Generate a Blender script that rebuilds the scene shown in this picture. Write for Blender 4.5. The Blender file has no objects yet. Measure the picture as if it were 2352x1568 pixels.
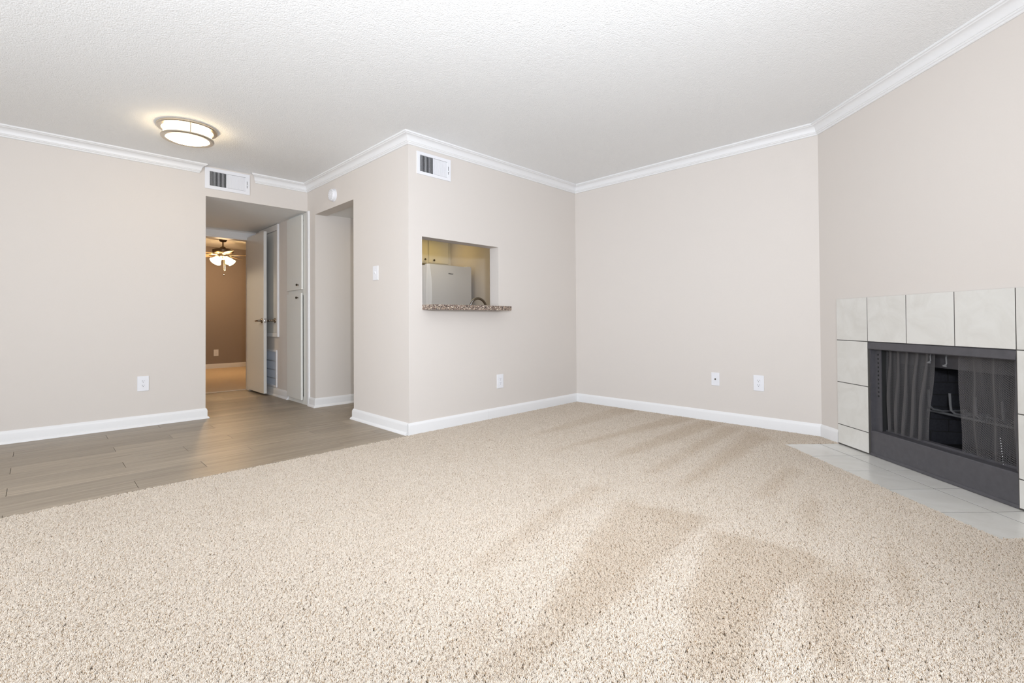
import bpy, bmesh, math, random
import numpy as np
from mathutils import Matrix, Vector
random.seed(7); rng = np.random.default_rng(7)
PI = math.pi
scene = bpy.context.scene
COL = scene.collection

# ------------------------------------------------------------------ camera, world, lights, exposure
F_PX, CY = 1097.05, 724.18
Rv = Vector((0.70872707, -0.70545311, -0.00646938)); Uv = Vector((-0.0036678, -0.01285453, 0.99991065)); Fv = Vector((0.70547324, 0.70864001, 0.01169782))
cam = bpy.data.cameras.new('camera'); cam_o = bpy.data.objects.new('camera', cam); COL.objects.link(cam_o)
cam.sensor_fit = 'HORIZONTAL'; cam.sensor_width = 36.0
cam.lens = F_PX / 2352 * 36.0
cam.shift_y = -(784 - CY) / 2352
cam.clip_start = 0.02; cam.clip_end = 100
M = Matrix(((Rv.x, Uv.x, -Fv.x, 0), (Rv.y, Uv.y, -Fv.y, 0), (Rv.z, Uv.z, -Fv.z, 0.9161), (0, 0, 0, 1)))
cam_o.matrix_world = M
scene.camera = cam_o
vs = scene.view_settings
vs.view_transform = 'Standard'; vs.look = 'None'; vs.gamma = 1.0; vs.use_curve_mapping = False
vs.exposure = 0.16

world = bpy.data.worlds.new('world'); scene.world = world; world.use_nodes = True
bg = world.node_tree.nodes['Background']; bg.inputs[0].default_value = (0.75, 0.87, 1.0, 1); bg.inputs[1].default_value = 1.0

def light(name, kind, loc, energy, color, direction=None, **kw):
    l = bpy.data.lights.new(name, kind); l.energy = energy; l.color = color
    for k, v in kw.items(): setattr(l, k, v)
    o = bpy.data.objects.new(name, l); COL.objects.link(o); o.location = loc
    if direction is not None: o.rotation_euler = Vector(direction).to_track_quat('-Z', 'Y').to_euler()
    return o
# area light inside an added patio door behind the camera, for daylight
light('daylight', 'AREA', (0.2, -0.56, 1.1), 63, (0.86, 0.92, 1.0), (0, 1, 0.0), shape='RECTANGLE', size=2.6, size_y=1.9)
# fill light at an added dining window, unseen at left
light('dining_fill', 'AREA', (-2.24, 2.2, 1.35), 62, (0.86, 0.92, 1.0), (1, 0, 0.0), shape='RECTANGLE', size=1.5, size_y=1.2)
# photographer's flash beside the camera, and its bounce off the ceiling
light('flash', 'SPOT', (0.12, -0.12, 1.26), 232, (0.875, 0.925, 1.0), (0.72, 0.69, 0.34), spot_size=math.radians(140), spot_blend=1.0, shadow_soft_size=0.05)
light('bounce_flash', 'SPOT', (0.40, 0.30, 0.80), 12, (0.86, 0.92, 1.0), (0.75, 0.75, 1.0), spot_size=math.radians(150), spot_blend=1.0, shadow_soft_size=0.12)
# warm fixture under the kitchen ceiling (out of sight) , an added kitchen fill and an added bathroom lamp
light('kitchen_lamp', 'AREA', (3.85, 5.22, 2.07), 0.85, (1.0, 0.66, 0.12), (0, 0, -1), shape='RECTANGLE', size=0.5, size_y=0.25)
light('kitchen_fill', 'AREA', (3.3, 4.70, 2.06), 2.4, (1.0, 0.80, 0.45), (0, 0, -1), shape='RECTANGLE', size=0.9, size_y=0.25)  # added fill to brighten the refrigerator and kitchen walls
light('added_bathroom_lamp', 'POINT', (0.30, 6.88, 2.40), 58, (1.0, 0.82, 0.58), shadow_soft_size=0.10)  # added unseen lamp that lights the open bedroom door

# ------------------------------------------------------------------ room numbers (metres)
H = 2.44
yD, x1, yA, x2, yC, PHI = 5.3515, 2.1305, 3.3224, 4.3311, 0.9439, 0.8033
xh, yj, yk, hd, he = 1.1564, 4.2685, 5.148, 2.1454, 2.082
yEnd, yBed, yFar = 7.10, 7.24, 11.0
xL, yW = -2.3, -0.62
al = Vector((-math.cos(PHI), -math.sin(PHI), 0)); nn = Vector((math.sin(PHI), -math.cos(PHI), 0))
C0 = Vector((x2, yC, 0)); C_ROT = math.atan2(al.y, al.x)
tEnd = (yC - yW) / math.sin(PHI)
def Cp(t, n, z=0.0): return C0 + al * t + nn * n + Vector((0, 0, z))

# ------------------------------------------------------------------ materials
def new_mat(name):
    m = bpy.data.materials.new(name); m.use_nodes = True
    nt = m.node_tree; b = nt.nodes['Principled BSDF']
    return m, nt, b
def simple(name, col, rough=0.5, metal=0.0, bump=0.0, scale=60.0, var=0.0, spec=0.5, coat=0.0):
    m, nt, b = new_mat(name)
    b.inputs['Base Color'].default_value = (*col, 1); b.inputs['Roughness'].default_value = rough; b.inputs['Metallic'].default_value = metal
    b.inputs['Specular IOR Level'].default_value = spec; b.inputs['Coat Weight'].default_value = coat
    if bump or var:
        tc = nt.nodes.new('ShaderNodeTexCoord'); n = nt.nodes.new('ShaderNodeTexNoise'); n.inputs['Scale'].default_value = scale; n.inputs['Detail'].default_value = 4
        nt.links.new(tc.outputs['Object'], n.inputs['Vector'])
        if bump:
            bp = nt.nodes.new('ShaderNodeBump'); bp.inputs['Strength'].default_value = bump; bp.inputs['Distance'].default_value = 0.002
            nt.links.new(n.outputs['Fac'], bp.inputs['Height']); nt.links.new(bp.outputs['Normal'], b.inputs['Normal'])
        if var:
            mx = nt.nodes.new('ShaderNodeMix'); mx.data_type = 'RGBA'
            mx.inputs[6].default_value = (*[c * (1 - var) for c in col], 1); mx.inputs[7].default_value = (*[min(1, c * (1 + var)) for c in col], 1)
            nt.links.new(n.outputs['Fac'], mx.inputs[0]); nt.links.new(mx.outputs[2], b.inputs['Base Color'])
    return m
def emit(name, col, strength):
    m, nt, b = new_mat(name)
    b.inputs['Base Color'].default_value = (0.8, 0.78, 0.72, 1); b.inputs['Emission Color'].default_value = (*col, 1); b.inputs['Emission Strength'].default_value = strength
    return m

MT = {}
MT['wall'] = simple('wall_paint', (0.70, 0.65, 0.605), 0.75, bump=0.12, scale=140, var=0.015)
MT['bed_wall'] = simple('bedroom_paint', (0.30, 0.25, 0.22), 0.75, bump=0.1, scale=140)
MT['trim'] = simple('trim_enamel', (0.83, 0.825, 0.825), 0.35)
MT['white'] = simple('white_plastic', (0.82, 0.82, 0.85), 0.35)
MT['door'] = simple('door_enamel', (0.74, 0.73, 0.70), 0.28)
MT['cab'] = simple('cabinet_enamel', (0.76, 0.75, 0.71), 0.4)
MT['kcab'] = simple('kitchen_cabinet_enamel', (0.80, 0.79, 0.74), 0.4)
MT['dark'] = simple('dark_slot', (0.02, 0.02, 0.02), 0.7)
MT['black'] = simple('black_steel', (0.078, 0.075, 0.083), 0.5, metal=0.0, bump=0.1, scale=30, var=0.25)
MT['black2'] = simple('sooty_firebrick', (0.030, 0.030, 0.038), 0.85, bump=0.5, scale=80, var=0.4)
MT['wire'] = simple('screen_wire', (0.105, 0.10, 0.102), 0.55, metal=0.0)
MT['iron'] = simple('grate_iron', (0.17, 0.17, 0.175), 0.5)
MT['nickel'] = simple('brushed_nickel', (0.62, 0.56, 0.48), 0.3, metal=1.0)
MT['bronze'] = simple('dark_nickel', (0.26, 0.21, 0.16), 0.3, metal=1.0)
MT['chrome'] = simple('chrome', (0.55, 0.55, 0.56), 0.12, metal=1.0)
MT['knob'] = simple('antique_knob', (0.10, 0.085, 0.06), 0.3, metal=1.0)
MT['fridge'] = simple('fridge_enamel', (0.84, 0.84, 0.85), 0.35, bump=0.1, scale=400)
MT['gasket'] = simple('grey_gasket', (0.30, 0.30, 0.32), 0.6)
MT['grout'] = simple('grout', (0.085, 0.078, 0.07), 0.9)
MT['grille'] = simple('grille_blue_grey', (0.42, 0.45, 0.51), 0.5)
MT['filter'] = simple('filter_grey', (0.20, 0.21, 0.24), 0.9)
MT['blade'] = simple('pale_oak_blade', (0.62, 0.45, 0.27), 0.4)
MT['glow'] = emit('lamp_glass', (1.0, 0.80, 0.50), 9.0)
MT['bulb'] = emit('shade_glass', (1.0, 0.66, 0.30), 14.0)
MT['subfloor'] = simple('subfloor', (0.10, 0.085, 0.07), 0.9)
MT['ink'] = simple('logo_ink', (0.03, 0.03, 0.03), 0.4)

def tile_mat():
    m, nt, b = new_mat('ceramic_tile'); N, L = nt.nodes, nt.links
    tc = N.new('ShaderNodeTexCoord'); oi = N.new('ShaderNodeObjectInfo')
    ad = N.new('ShaderNodeVectorMath'); ad.operation = 'ADD'; L.new(tc.outputs['Object'], ad.inputs[0])
    ml = N.new('ShaderNodeMath'); ml.operation = 'MULTIPLY'; ml.inputs[1].default_value = 30; L.new(oi.outputs['Random'], ml.inputs[0]); L.new(ml.outputs[0], ad.inputs[1])
    n = N.new('ShaderNodeTexNoise'); n.inputs['Scale'].default_value = 5; n.inputs['Detail'].default_value = 8; n.inputs['Roughness'].default_value = 0.65; n.inputs['Distortion'].default_value = 1.2
    L.new(ad.outputs[0], n.inputs['Vector'])
    cr = N.new('ShaderNodeValToRGB'); e = cr.color_ramp.elements
    e[0].position = 0.3; e[0].color = (0.665, 0.645, 0.60, 1); e[1].position = 0.62; e[1].color = (0.73, 0.715, 0.675, 1)
    L.new(n.outputs['Fac'], cr.inputs[0]); L.new(cr.outputs[0], b.inputs['Base Color'])
    b.inputs['Roughness'].default_value = 0.22
    return m
MT['tile'] = tile_mat()

def plank_mat():
    m, nt, b = new_mat('vinyl_plank'); N, L = nt.nodes, nt.links
    tc = N.new('ShaderNodeTexCoord'); oi = N.new('ShaderNodeObjectInfo')
    mp = N.new('ShaderNodeMapping'); mp.inputs['Scale'].default_value = (1.1, 26, 1)
    L.new(tc.outputs['Object'], mp.inputs['Vector'])
    ml = N.new('ShaderNodeMath'); ml.operation = 'MULTIPLY'; ml.inputs[1].default_value = 57; L.new(oi.outputs['Random'], ml.inputs[0])
    ad = N.new('ShaderNodeVectorMath'); ad.operation = 'ADD'; L.new(mp.outputs[0], ad.inputs[0]); L.new(ml.outputs[0], ad.inputs[1])
    n = N.new('ShaderNodeTexNoise'); n.inputs['Scale'].default_value = 1.6; n.inputs['Detail'].default_value = 7; n.inputs['Roughness'].default_value = 0.6; n.inputs['Distortion'].default_value = 0.5
    L.new(ad.outputs[0], n.inputs['Vector'])
    cr = N.new('ShaderNodeValToRGB'); e = cr.color_ramp.elements
    e[0].position = 0.28; e[0].color = (0.225, 0.178, 0.128, 1); e[1].position = 0.72; e[1].color = (0.385, 0.318, 0.240, 1)
    L.new(n.outputs['Fac'], cr.inputs[0])
    hv = N.new('ShaderNodeHueSaturation'); vr = N.new('ShaderNodeMapRange'); vr.inputs['To Min'].default_value = 0.90; vr.inputs['To Max'].default_value = 1.10
    L.new(oi.outputs['Random'], vr.inputs['Value']); L.new(vr.outputs[0], hv.inputs['Value']); L.new(cr.outputs[0], hv.inputs['Color'])
    L.new(hv.outputs[0], b.inputs['Base Color'])
    b.inputs['Roughness'].default_value = 0.41
    bp = N.new('ShaderNodeBump'); bp.inputs['Strength'].default_value = 0.12; bp.inputs['Distance'].default_value = 0.001
    L.new(n.outputs['Fac'], bp.inputs['Height']); L.new(bp.outputs[0], b.inputs['Normal'])
    return m
MT['plank'] = plank_mat()

def granite_mat():
    m, nt, b = new_mat('granite'); N, L = nt.nodes, nt.links
    tc = N.new('ShaderNodeTexCoord')
    v = N.new('ShaderNodeTexVoronoi'); v.inputs['Scale'].default_value = 190; L.new(tc.outputs['Object'], v.inputs['Vector'])
    sp = N.new('ShaderNodeSeparateColor'); L.new(v.outputs['Color'], sp.inputs[0])
    cr = N.new('ShaderNodeValToRGB'); cr.color_ramp.interpolation = 'CONSTANT'; e = cr.color_ramp.elements
    e[0].position = 0; e[0].color = (0.035, 0.025, 0.022, 1); e[1].position = 0.22; e[1].color = (0.17, 0.115, 0.095, 1)
    for p, c in ((0.5, (0.30, 0.22, 0.17, 1)), (0.76, (0.50, 0.40, 0.30, 1)), (0.91, (0.78, 0.70, 0.60, 1))):
        q = e.new(p); q.color = c
    L.new(sp.outputs[0], cr.inputs[0]); L.new(cr.outputs[0], b.inputs['Base Color'])
    b.inputs['Roughness'].default_value = 0.3
    return m
MT['granite'] = granite_mat()

def ceiling_mat():
    m, nt, b = new_mat('popcorn_ceiling'); N, L = nt.nodes, nt.links
    b.inputs['Base Color'].default_value = (0.90, 0.90, 0.895, 1); b.inputs['Roughness'].default_value = 0.8
    tc = N.new('ShaderNodeTexCoord')
    v = N.new('ShaderNodeTexVoronoi'); v.inputs['Scale'].default_value = 130; v.inputs['Randomness'].default_value = 1; L.new(tc.outputs['Object'], v.inputs['Vector'])
    n = N.new('ShaderNodeTexNoise'); n.inputs['Scale'].default_value = 40; n.inputs['Detail'].default_value = 6; L.new(tc.outputs['Object'], n.inputs['Vector'])
    s = N.new('ShaderNodeMath'); s.operation = 'SUBTRACT'; L.new(n.outputs['Fac'], s.inputs[0]); L.new(v.outputs['Distance'], s.inputs[1])
    bp = N.new('ShaderNodeBump'); bp.inputs['Strength'].default_value = 0.50; bp.inputs['Distance'].default_value = 0.0035
    L.new(s.outputs[0], bp.inputs['Height']); L.new(bp.outputs[0], b.inputs['Normal'])
    return m
MT['ceil'] = ceiling_mat()
MT['ceil_hall'] = simple('hall_ceiling', (0.86, 0.86, 0.85), 0.8, bump=0.4, scale=120)

def carpet_mat():
    m, nt, b = new_mat('carpet_yarn'); N, L = nt.nodes, nt.links
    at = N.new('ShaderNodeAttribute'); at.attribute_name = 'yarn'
    ti = N.new('ShaderNodeAttribute'); ti.attribute_type = 'INSTANCER'; ti.attribute_name = 'nap_shade'
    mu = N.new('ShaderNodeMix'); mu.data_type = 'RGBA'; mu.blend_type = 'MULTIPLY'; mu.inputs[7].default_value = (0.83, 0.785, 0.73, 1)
    L.new(at.outputs['Color'], mu.inputs[6]); L.new(ti.outputs['Fac'], mu.inputs[0])  # nap shade of the vacuum tracks multiplied into the yarn colour
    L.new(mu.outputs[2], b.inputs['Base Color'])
    b.inputs['Roughness'].default_value = 0.9; b.inputs['Specular IOR Level'].default_value = 0.15
    return m
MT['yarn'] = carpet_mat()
MT['backing'] = simple('carpet_backing', (0.45, 0.37, 0.28), 0.95, var=0.2, scale=200)
MT['bed_carpet'] = simple('bedroom_carpet', (0.80, 0.66, 0.50), 0.95, bump=1.0, scale=260, var=0.25)

# ------------------------------------------------------------------ helpers
def bm_new(): return bmesh.new()
def add_box(bm, a, b, bevel=0.0):
    x0, y0, z0 = [min(p, q) for p, q in zip(a, b)]; X, Y, Z = [max(p, q) for p, q in zip(a, b)]
    if bevel <= 0:
        v = [bm.verts.new(p) for p in ((x0, y0, z0), (X, y0, z0), (X, Y, z0), (x0, Y, z0), (x0, y0, Z), (X, y0, Z), (X, Y, Z), (x0, Y, Z))]
        for f in ((0, 3, 2, 1), (4, 5, 6, 7), (0, 1, 5, 4), (1, 2, 6, 5), (2, 3, 7, 6), (3, 0, 4, 7)): bm.faces.new([v[i] for i in f])
        return
    t = bmesh.new(); add_box(t, a, b)
    bmesh.ops.bevel(t, geom=list(t.edges), offset=bevel, segments=2, affect='EDGES', profile=0.6)
    merge(bm, t)
def merge(bm, t, mat=None):
    t.verts.index_update(); vm = {}
    for v in t.verts: vm[v.index] = bm.verts.new(mat @ v.co if mat else v.co)
    for f in t.faces:
        try: bm.faces.new([vm[v.index] for v in f.verts])
        except ValueError: pass
    t.free()
def add_prism(bm, poly, z0, z1):
    """vertical prism over an xy polygon (counter-clockwise)"""
    lo = [bm.verts.new((p[0], p[1], z0)) for p in poly]; hi = [bm.verts.new((p[0], p[1], z1)) for p in poly]
    bm.faces.new(list(reversed(lo))); bm.faces.new(hi); n = len(poly)
    for i in range(n): bm.faces.new((lo[i], lo[(i + 1) % n], hi[(i + 1) % n], hi[i]))
def add_extr(bm, poly, d):
    """closed 3-D polygon extruded by vector d"""
    d = Vector(d); a = [bm.verts.new(p) for p in poly]; b = [bm.verts.new(Vector(p) + d) for p in poly]; n = len(poly)
    bm.faces.new(a); bm.faces.new(list(reversed(b)))
    for i in range(n): bm.faces.new((a[i], b[i], b[(i + 1) % n], a[(i + 1) % n]))
def add_lathe(bm, prof, seg=32, axis='Z', mat=None, cap=True):
    t = bmesh.new(); rings = []
    for r, z in prof:
        rings.append([t.verts.new((max(r, 1e-5) * math.cos(2 * PI * k / seg), max(r, 1e-5) * math.sin(2 * PI * k / seg), z)) for k in range(seg)])
    for a, b in zip(rings, rings[1:]):
        for k in range(seg): t.faces.new((a[k], a[(k + 1) % seg], b[(k + 1) % seg], b[k]))
    if cap:
        t.faces.new(list(reversed(rings[0]))); t.faces.new(rings[-1])
    R = Matrix.Identity(4)
    if axis == 'Y': R = Matrix.Rotation(PI / 2, 4, 'X')      # +z profile -> -y
    if axis == 'X': R = Matrix.Rotation(PI / 2, 4, 'Y')
    merge(bm, t, (mat @ R) if mat else R)
def add_tube(bm, pts, r, seg=10, r_end=None):
    pts = [Vector(p) for p in pts]; rings = []; n = len(pts)
    up = None
    for i, p in enumerate(pts):
        d = (pts[min(i + 1, n - 1)] - pts[max(i - 1, 0)]).normalized()
        if up is None: up = Vector((0, 0, 1)) if abs(d.z) < 0.9 else Vector((1, 0, 0))
        s = d.cross(up).normalized(); up = s.cross(d).normalized()
        rr = r if r_end is None else r + (r_end - r) * i / (n - 1)
        rings.append([bm.verts.new(p + (s * math.cos(2 * PI * k / seg) + up * math.sin(2 * PI * k / seg)) * rr) for k in range(seg)])
    for a, b in zip(rings, rings[1:]):
        for k in range(seg): bm.faces.new((a[k], a[(k + 1) % seg], b[(k + 1) % seg], b[k]))
    bm.faces.new(list(reversed(rings[0]))); bm.faces.new(rings[-1])
def link_bm(name, bm, mat, parent=None, smooth=None, kind=None, label=None):
    bmesh.ops.recalc_face_normals(bm, faces=list(bm.faces))
    me = bpy.data.meshes.new(name); bm.to_mesh(me); bm.free()
    me.materials.append(mat)
    o = bpy.data.objects.new(name, me); COL.objects.link(o)
    if parent: o.parent = parent
    if smooth:
        for p in me.polygons: p.use_smooth = True
        me.set_sharp_from_angle(angle=math.radians(smooth))
    if kind: o['kind'] = kind
    if label: o['label'] = label
    return o
def box_obj(name, a, b, mat, parent=None, bevel=0.0, **kw):
    bm = bm_new(); add_box(bm, a, b, bevel); return link_bm(name, bm, mat, parent, smooth=None, **kw)
def boxes_obj(name, boxes, mat, parent=None, bevel=0.0, **kw):
    bm = bm_new()
    for a, b in boxes: add_box(bm, a, b, bevel)
    return link_bm(name, bm, mat, parent, smooth=None, **kw)
def tag(o, label, cat=None, group=None, kind=None):
    o['label'] = label
    if cat: o['category'] = cat
    if group: o['group'] = group
    if kind: o['kind'] = kind
    return o
def thing(name, loc, label, cat, rotz=0.0, group=None, kind=None):
    o = bpy.data.objects.new(name, None); COL.objects.link(o); o.empty_display_size = 0.05
    o.location = loc; o.rotation_euler = (0, 0, rotz)
    return tag(o, label, cat, group, kind)
def struct(o, label, cat): return tag(o, label, cat, kind='structure')
FACE_X = -PI / 2      # local frame (x right, y into the wall, z up) on walls that face -X

# ------------------------------------------------------------------ shell: walls
T = 0.12
struct(boxes_obj('wall_left', [((xL, yD, 0), (xh, yD + T, H)), ((xh, yD, hd), (x1 + T, yD + 0.004, H)), ((xh, yD + 0.004, hd + 0.004), (x1 + T, yD + T, H))], MT['wall']),
       'greige wall at left with the tall hall opening at its right end', 'wall')
struct(boxes_obj('wall_entry', [((x1, yA + 0.0, 0), (x1 + T, yj, H)), ((x1, yj, he), (x1 + T, yk, H)), ((x1, yk, 0), (x1 + T, 5.29, hd)), ((x1, yk, hd), (x1 + T, yD, H)),
                                ((x1, 5.905, 0), (x1 + T, yEnd, hd))], MT['wall']),
       'greige wall with the kitchen doorway and the light switch', 'wall')
PX0, PX1, PZ0, PZ1 = 2.261, 3.127, 1.013, 1.622
struct(boxes_obj('wall_kitchen', [((x1 + T, yA, 0), (PX0, yA + T, H)), ((PX1, yA, 0), (x2, yA + T, H)), ((PX0, yA, 0), (PX1, yA + T, PZ0)), ((PX0, yA, PZ1), (PX1, yA + T, H))], MT['wall']),
       'greige wall with the kitchen pass-through opening', 'wall')
struct(box_obj('wall_back', (x2, yC - 0.05, 0), (x2 + T, yA + T, H), MT['wall']), 'plain greige back wall between kitchen wall and fireplace', 'wall')
FB0, FB1, FBZ = 0.500, 1.434, 0.762
wc = boxes_obj('wall_fireplace', [((0, 0, 0), (FB0, T, H)), ((FB1, 0, 0), (tEnd + 0.1, T, H)), ((FB0, 0, FBZ), (FB1, T, H))], MT['wall'])
wc.location = C0; wc.rotation_euler = (0, 0, C_ROT); struct(wc, 'diagonal greige wall holding the tiled fireplace', 'wall')
xWr = Cp(tEnd, 0).x
WX0, WX1, WZ1 = -1.15, 1.55, 2.06
struct(boxes_obj('wall_window', [((xL, yW - T, 0), (WX0, yW, H)), ((WX1, yW - T, 0), (xWr + 0.1, yW, H)), ((WX0, yW - T, WZ1), (WX1, yW, H))], MT['wall']),
       'greige wall behind the camera with the added patio door', 'wall')
struct(boxes_obj('wall_dining', [((xL - T, yW - T, 0), (xL, 1.42, H)), ((xL - T, 2.98, 0), (xL, yD + T, H)), ((xL - T, 1.42, 0), (xL, 2.98, 0.72)), ((xL - T, 1.42, 1.98), (xL, 2.98, H))], MT['wall']), 'greige end wall of the dining side, out of the frame', 'wall')
w = thing('added_patio_door', ((WX0 + WX1) / 2, yW - 0.06, 0), 'white framed sliding patio door added behind the camera as daylight source', 'window', kind='structure')
hw = (WX1 - WX0) / 2
boxes_obj('frame', [((-hw, -0.05, 0), (-hw + 0.05, 0.05, WZ1)), ((hw - 0.05, -0.05, 0), (hw, 0.05, WZ1)), ((-hw + 0.05, -0.05, WZ1 - 0.05), (hw - 0.05, 0.05, WZ1)), ((-hw + 0.05, -0.05, 0), (hw - 0.05, 0.05, 0.05)), ((-0.03, -0.045, 0.05), (0.03, 0.045, WZ1 - 0.05))], MT['trim'], w)
gm, gnt, gb = new_mat('window_glass'); gb.inputs['Transmission Weight'].default_value = 1; gb.inputs['Roughness'].default_value = 0; gb.inputs['IOR'].default_value = 1.45
boxes_obj('pane', [((-hw + 0.05, -0.003, 0.05), (-0.03, 0.003, WZ1 - 0.05)), ((0.03, -0.003, 0.05), (hw - 0.05, 0.003, WZ1 - 0.05))], gm, w)
w = thing('added_window', (xL - 0.06, 2.2, 0), 'white framed window added on the dining side as unseen light source', 'window', kind='structure')
boxes_obj('frame', [((-0.05, -0.78, 0.72), (0.05, -0.73, 1.98)), ((-0.05, 0.73, 0.72), (0.05, 0.78, 1.98)), ((-0.05, -0.73, 1.93), (0.05, 0.73, 1.98)), ((-0.05, -0.73, 0.72), (0.05, 0.73, 0.77)), ((-0.04, -0.73, 1.33), (0.04, 0.73, 1.37))], MT['trim'], w)
boxes_obj('pane', [((-0.003, -0.73, 0.77), (0.003, 0.73, 1.33)), ((-0.003, -0.73, 1.37), (0.003, 0.73, 1.93))], gm, w)
# hall, kitchen and bedroom shells
struct(boxes_obj('wall_hall', [((xh - T, yD + T, 0), (xh, 6.62, hd)), ((xh - T, 7.02, 0), (xh, yEnd, hd)), ((xh - T, 6.62, 2.03), (xh, 7.02, hd))], MT['wall']), 'greige wall on the left side of the hall with an added bathroom doorway', 'wall')
struct(boxes_obj('wall_added_bathroom', [((-1.0, 5.70, 0), (xh - T, 5.80, H)), ((-1.1, 5.70, 0), (-1.0, 7.12, H)), ((-1.0, 7.02, 0), (xh - T, 7.12, H)), ((-1.0, 5.80, H), (xh - T, 7.02, H + 0.08)), ((xh - T, 5.80, hd), (xh, 7.02, H + 0.08))], MT['wall']), 'walls and ceiling of an added bathroom left of the hall, out of sight', 'wall')  # unseen room added to bring warm light into the hall
DX0, DX1, DZ = 1.36, 2.055, 2.045
struct(boxes_obj('wall_end', [((xh - T, yEnd, 0), (DX0, yBed, H)), ((DX1, yEnd, 0), (x1 + T, yBed, H)), ((DX0, yEnd, DZ), (DX1, yBed, H))], MT['wall']),
       'wall at the end of the hall around the bedroom doorway', 'wall')
BX0, BX1 = 0.2, 4.9
struct(box_obj('wall_bedroom', (BX0, yFar, 0), (BX1, yFar + T, H), MT['bed_wall']), 'brown-lit far bedroom wall seen through the hall door', 'wall')
struct(box_obj('wall_bedside', (BX0 - T, yBed, 0), (BX0, yFar + T, H), MT['bed_wall']), 'side wall of the bedroom, out of sight at left', 'wall')
struct(box_obj('wall_bedside', (BX1, yBed, 0), (BX1 + T, yFar + T, H), MT['bed_wall']), 'side wall of the bedroom, out of sight at right', 'wall')
struct(box_obj('wall_bedfront', (BX0, yBed - T, 0), (xh - T, yBed, H), MT['bed_wall']), 'bedroom wall left of the hall, out of sight', 'wall')
struct(box_obj('wall_bedfront', (x1 + T, yBed - T, 0), (BX1, yBed, H), MT['bed_wall']), 'bedroom wall right of the hall, out of sight', 'wall')
KX, AX, AY = 4.29, 3.43, 5.88
struct(boxes_obj('wall_pantry', [((x1 + T, yk, 0), (AX, yk + T, 2.10)), ((AX - T, yk + T, 0), (AX, AY, 2.10)), ((AX - T, AY, 0), (KX, AY + T, 2.10))], MT['wall']),
       'kitchen wall facing the doorway, running behind the refrigerator', 'wall')
struct(box_obj('wall_galley', (KX, yA + T, 0), (KX + T, AY + T, 2.10), MT['wall']), 'kitchen wall to the right of the refrigerator', 'wall')

# ceilings
cbm = bm_new(); add_prism(cbm, [(xL, yW), (xWr, yW), (x2, yC), (x2, yA), (x1, yA), (x1, yD), (xL, yD)], H, H + 0.1)
struct(link_bm('ceiling', cbm, MT['ceil']), 'white popcorn ceiling of the living room', 'ceiling')
struct(box_obj('ceiling', (xh, yD + 0.004, hd), (x1, yEnd, hd + 0.004), MT['ceil_hall']), 'low grey ceiling of the hall', 'ceiling')
struct(box_obj('ceiling', (x1 + T, yA + T, 2.10), (KX, AY, 2.18), MT['ceil_hall']), 'low kitchen ceiling behind the pass-through', 'ceiling')
struct(box_obj('ceiling', (BX0, yBed, H), (BX1, yFar, H + 0.1), MT['ceil_hall']), 'bedroom ceiling carrying the fan', 'ceiling')

# ------------------------------------------------------------------ sweeps: crown molding and baseboards
def sweep(path, prof, closed_ends=None):
    """one bmesh per path segment; prof = (distance from wall, z); room lies to the right of the path; ends[0/1] = slope added along the path per unit distance"""
    P = [Vector((p[0], p[1])) for p in path]; n = len(P)
    D = [(P[i + 1] - P[i]).normalized() for i in range(n - 1)]
    Rr = [Vector((d.y, -d.x)) for d in D]
    def corner(i, k):
        """offset direction at vertex i for a unit distance, k = segment"""
        if 0 < i < n - 1:
            a, b = Rr[i - 1], Rr[i]; m = (a + b); return m / (1 + a.dot(b))
        s = (closed_ends or (0, 0))[0 if i == 0 else 1]
        return Rr[k] + D[k] * s
    out = []
    for k in range(n - 1):
        bm = bm_new(); A = corner(k, k); B = corner(k + 1, k)
        ra = [bm.verts.new(((P[k] + A * d).x, (P[k] + A * d).y, z)) for d, z in prof]
        rb = [bm.verts.new(((P[k + 1] + B * d).x, (P[k + 1] + B * d).y, z)) for d, z in prof]
        m = len(prof)
        for j in range(m): bm.faces.new((ra[j], ra[(j + 1) % m], rb[(j + 1) % m], rb[j]))
        bm.faces.new(ra); bm.faces.new(list(reversed(rb)))
        out.append(bm)
    return out
cv = [(0.024 + 0.030 * (1 - math.cos(a)), -0.062 + 0.042 * math.sin(a)) for a in [PI / 2 * i / 6 for i in range(7)]]
CROWN = [(0, H), (0, H - 0.085), (0.008, H - 0.085), (0.012, H - 0.081), (0.012, H - 0.074), (0.017, H - 0.072), (0.020, H - 0.068), (0.020, H - 0.064)] + [(d, H + z) for d, z in cv] + [(0.058, H - 0.019), (0.062, H - 0.014), (0.070, H - 0.012), (0.070, H)]
tn = [0]
def trim_run(path, prof, labels, name, cat, ends=None, z_shift=0.0):
    for bm, lab in zip(sweep(path, prof, ends), labels):
        tn[0] += 1
        o = link_bm(name(tn[0]), bm, MT['trim'], smooth=25); struct(o, lab, cat)
trim_run([(xL, yD), (1.094, yD)], CROWN, ['white crown molding on the left wall, ending left of the vent'], lambda i: f'trim_{i}', 'crown molding', (0, 0.9))
trim_run([(1.600, yD), (x1, yD), (x1, yA), (x2, yA), (x2, yC), tuple(Cp(tEnd, 0))[:2]], CROWN,
         ['short piece of white crown molding right of the hall vent', 'white crown molding above the kitchen doorway', 'white crown molding above the kitchen pass-through', 'white crown molding on the plain back wall', 'white crown molding above the fireplace'],
         lambda i: f'trim_{i}', 'crown molding', (-0.75, 0))
BASE = [(0, 0), (0, 0.098), (0.004, 0.098), (0.008, 0.090), (0.012, 0.080), (0.013, 0.074), (0.013, 0)]
SHOE = [(0, 0), (0, 0.098), (0.004, 0.098), (0.008, 0.090), (0.012, 0.080), (0.013, 0.074), (0.013, 0.022), (0.019, 0.019), (0.025, 0.012), (0.028, 0.004), (0.028, 0)]
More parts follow.
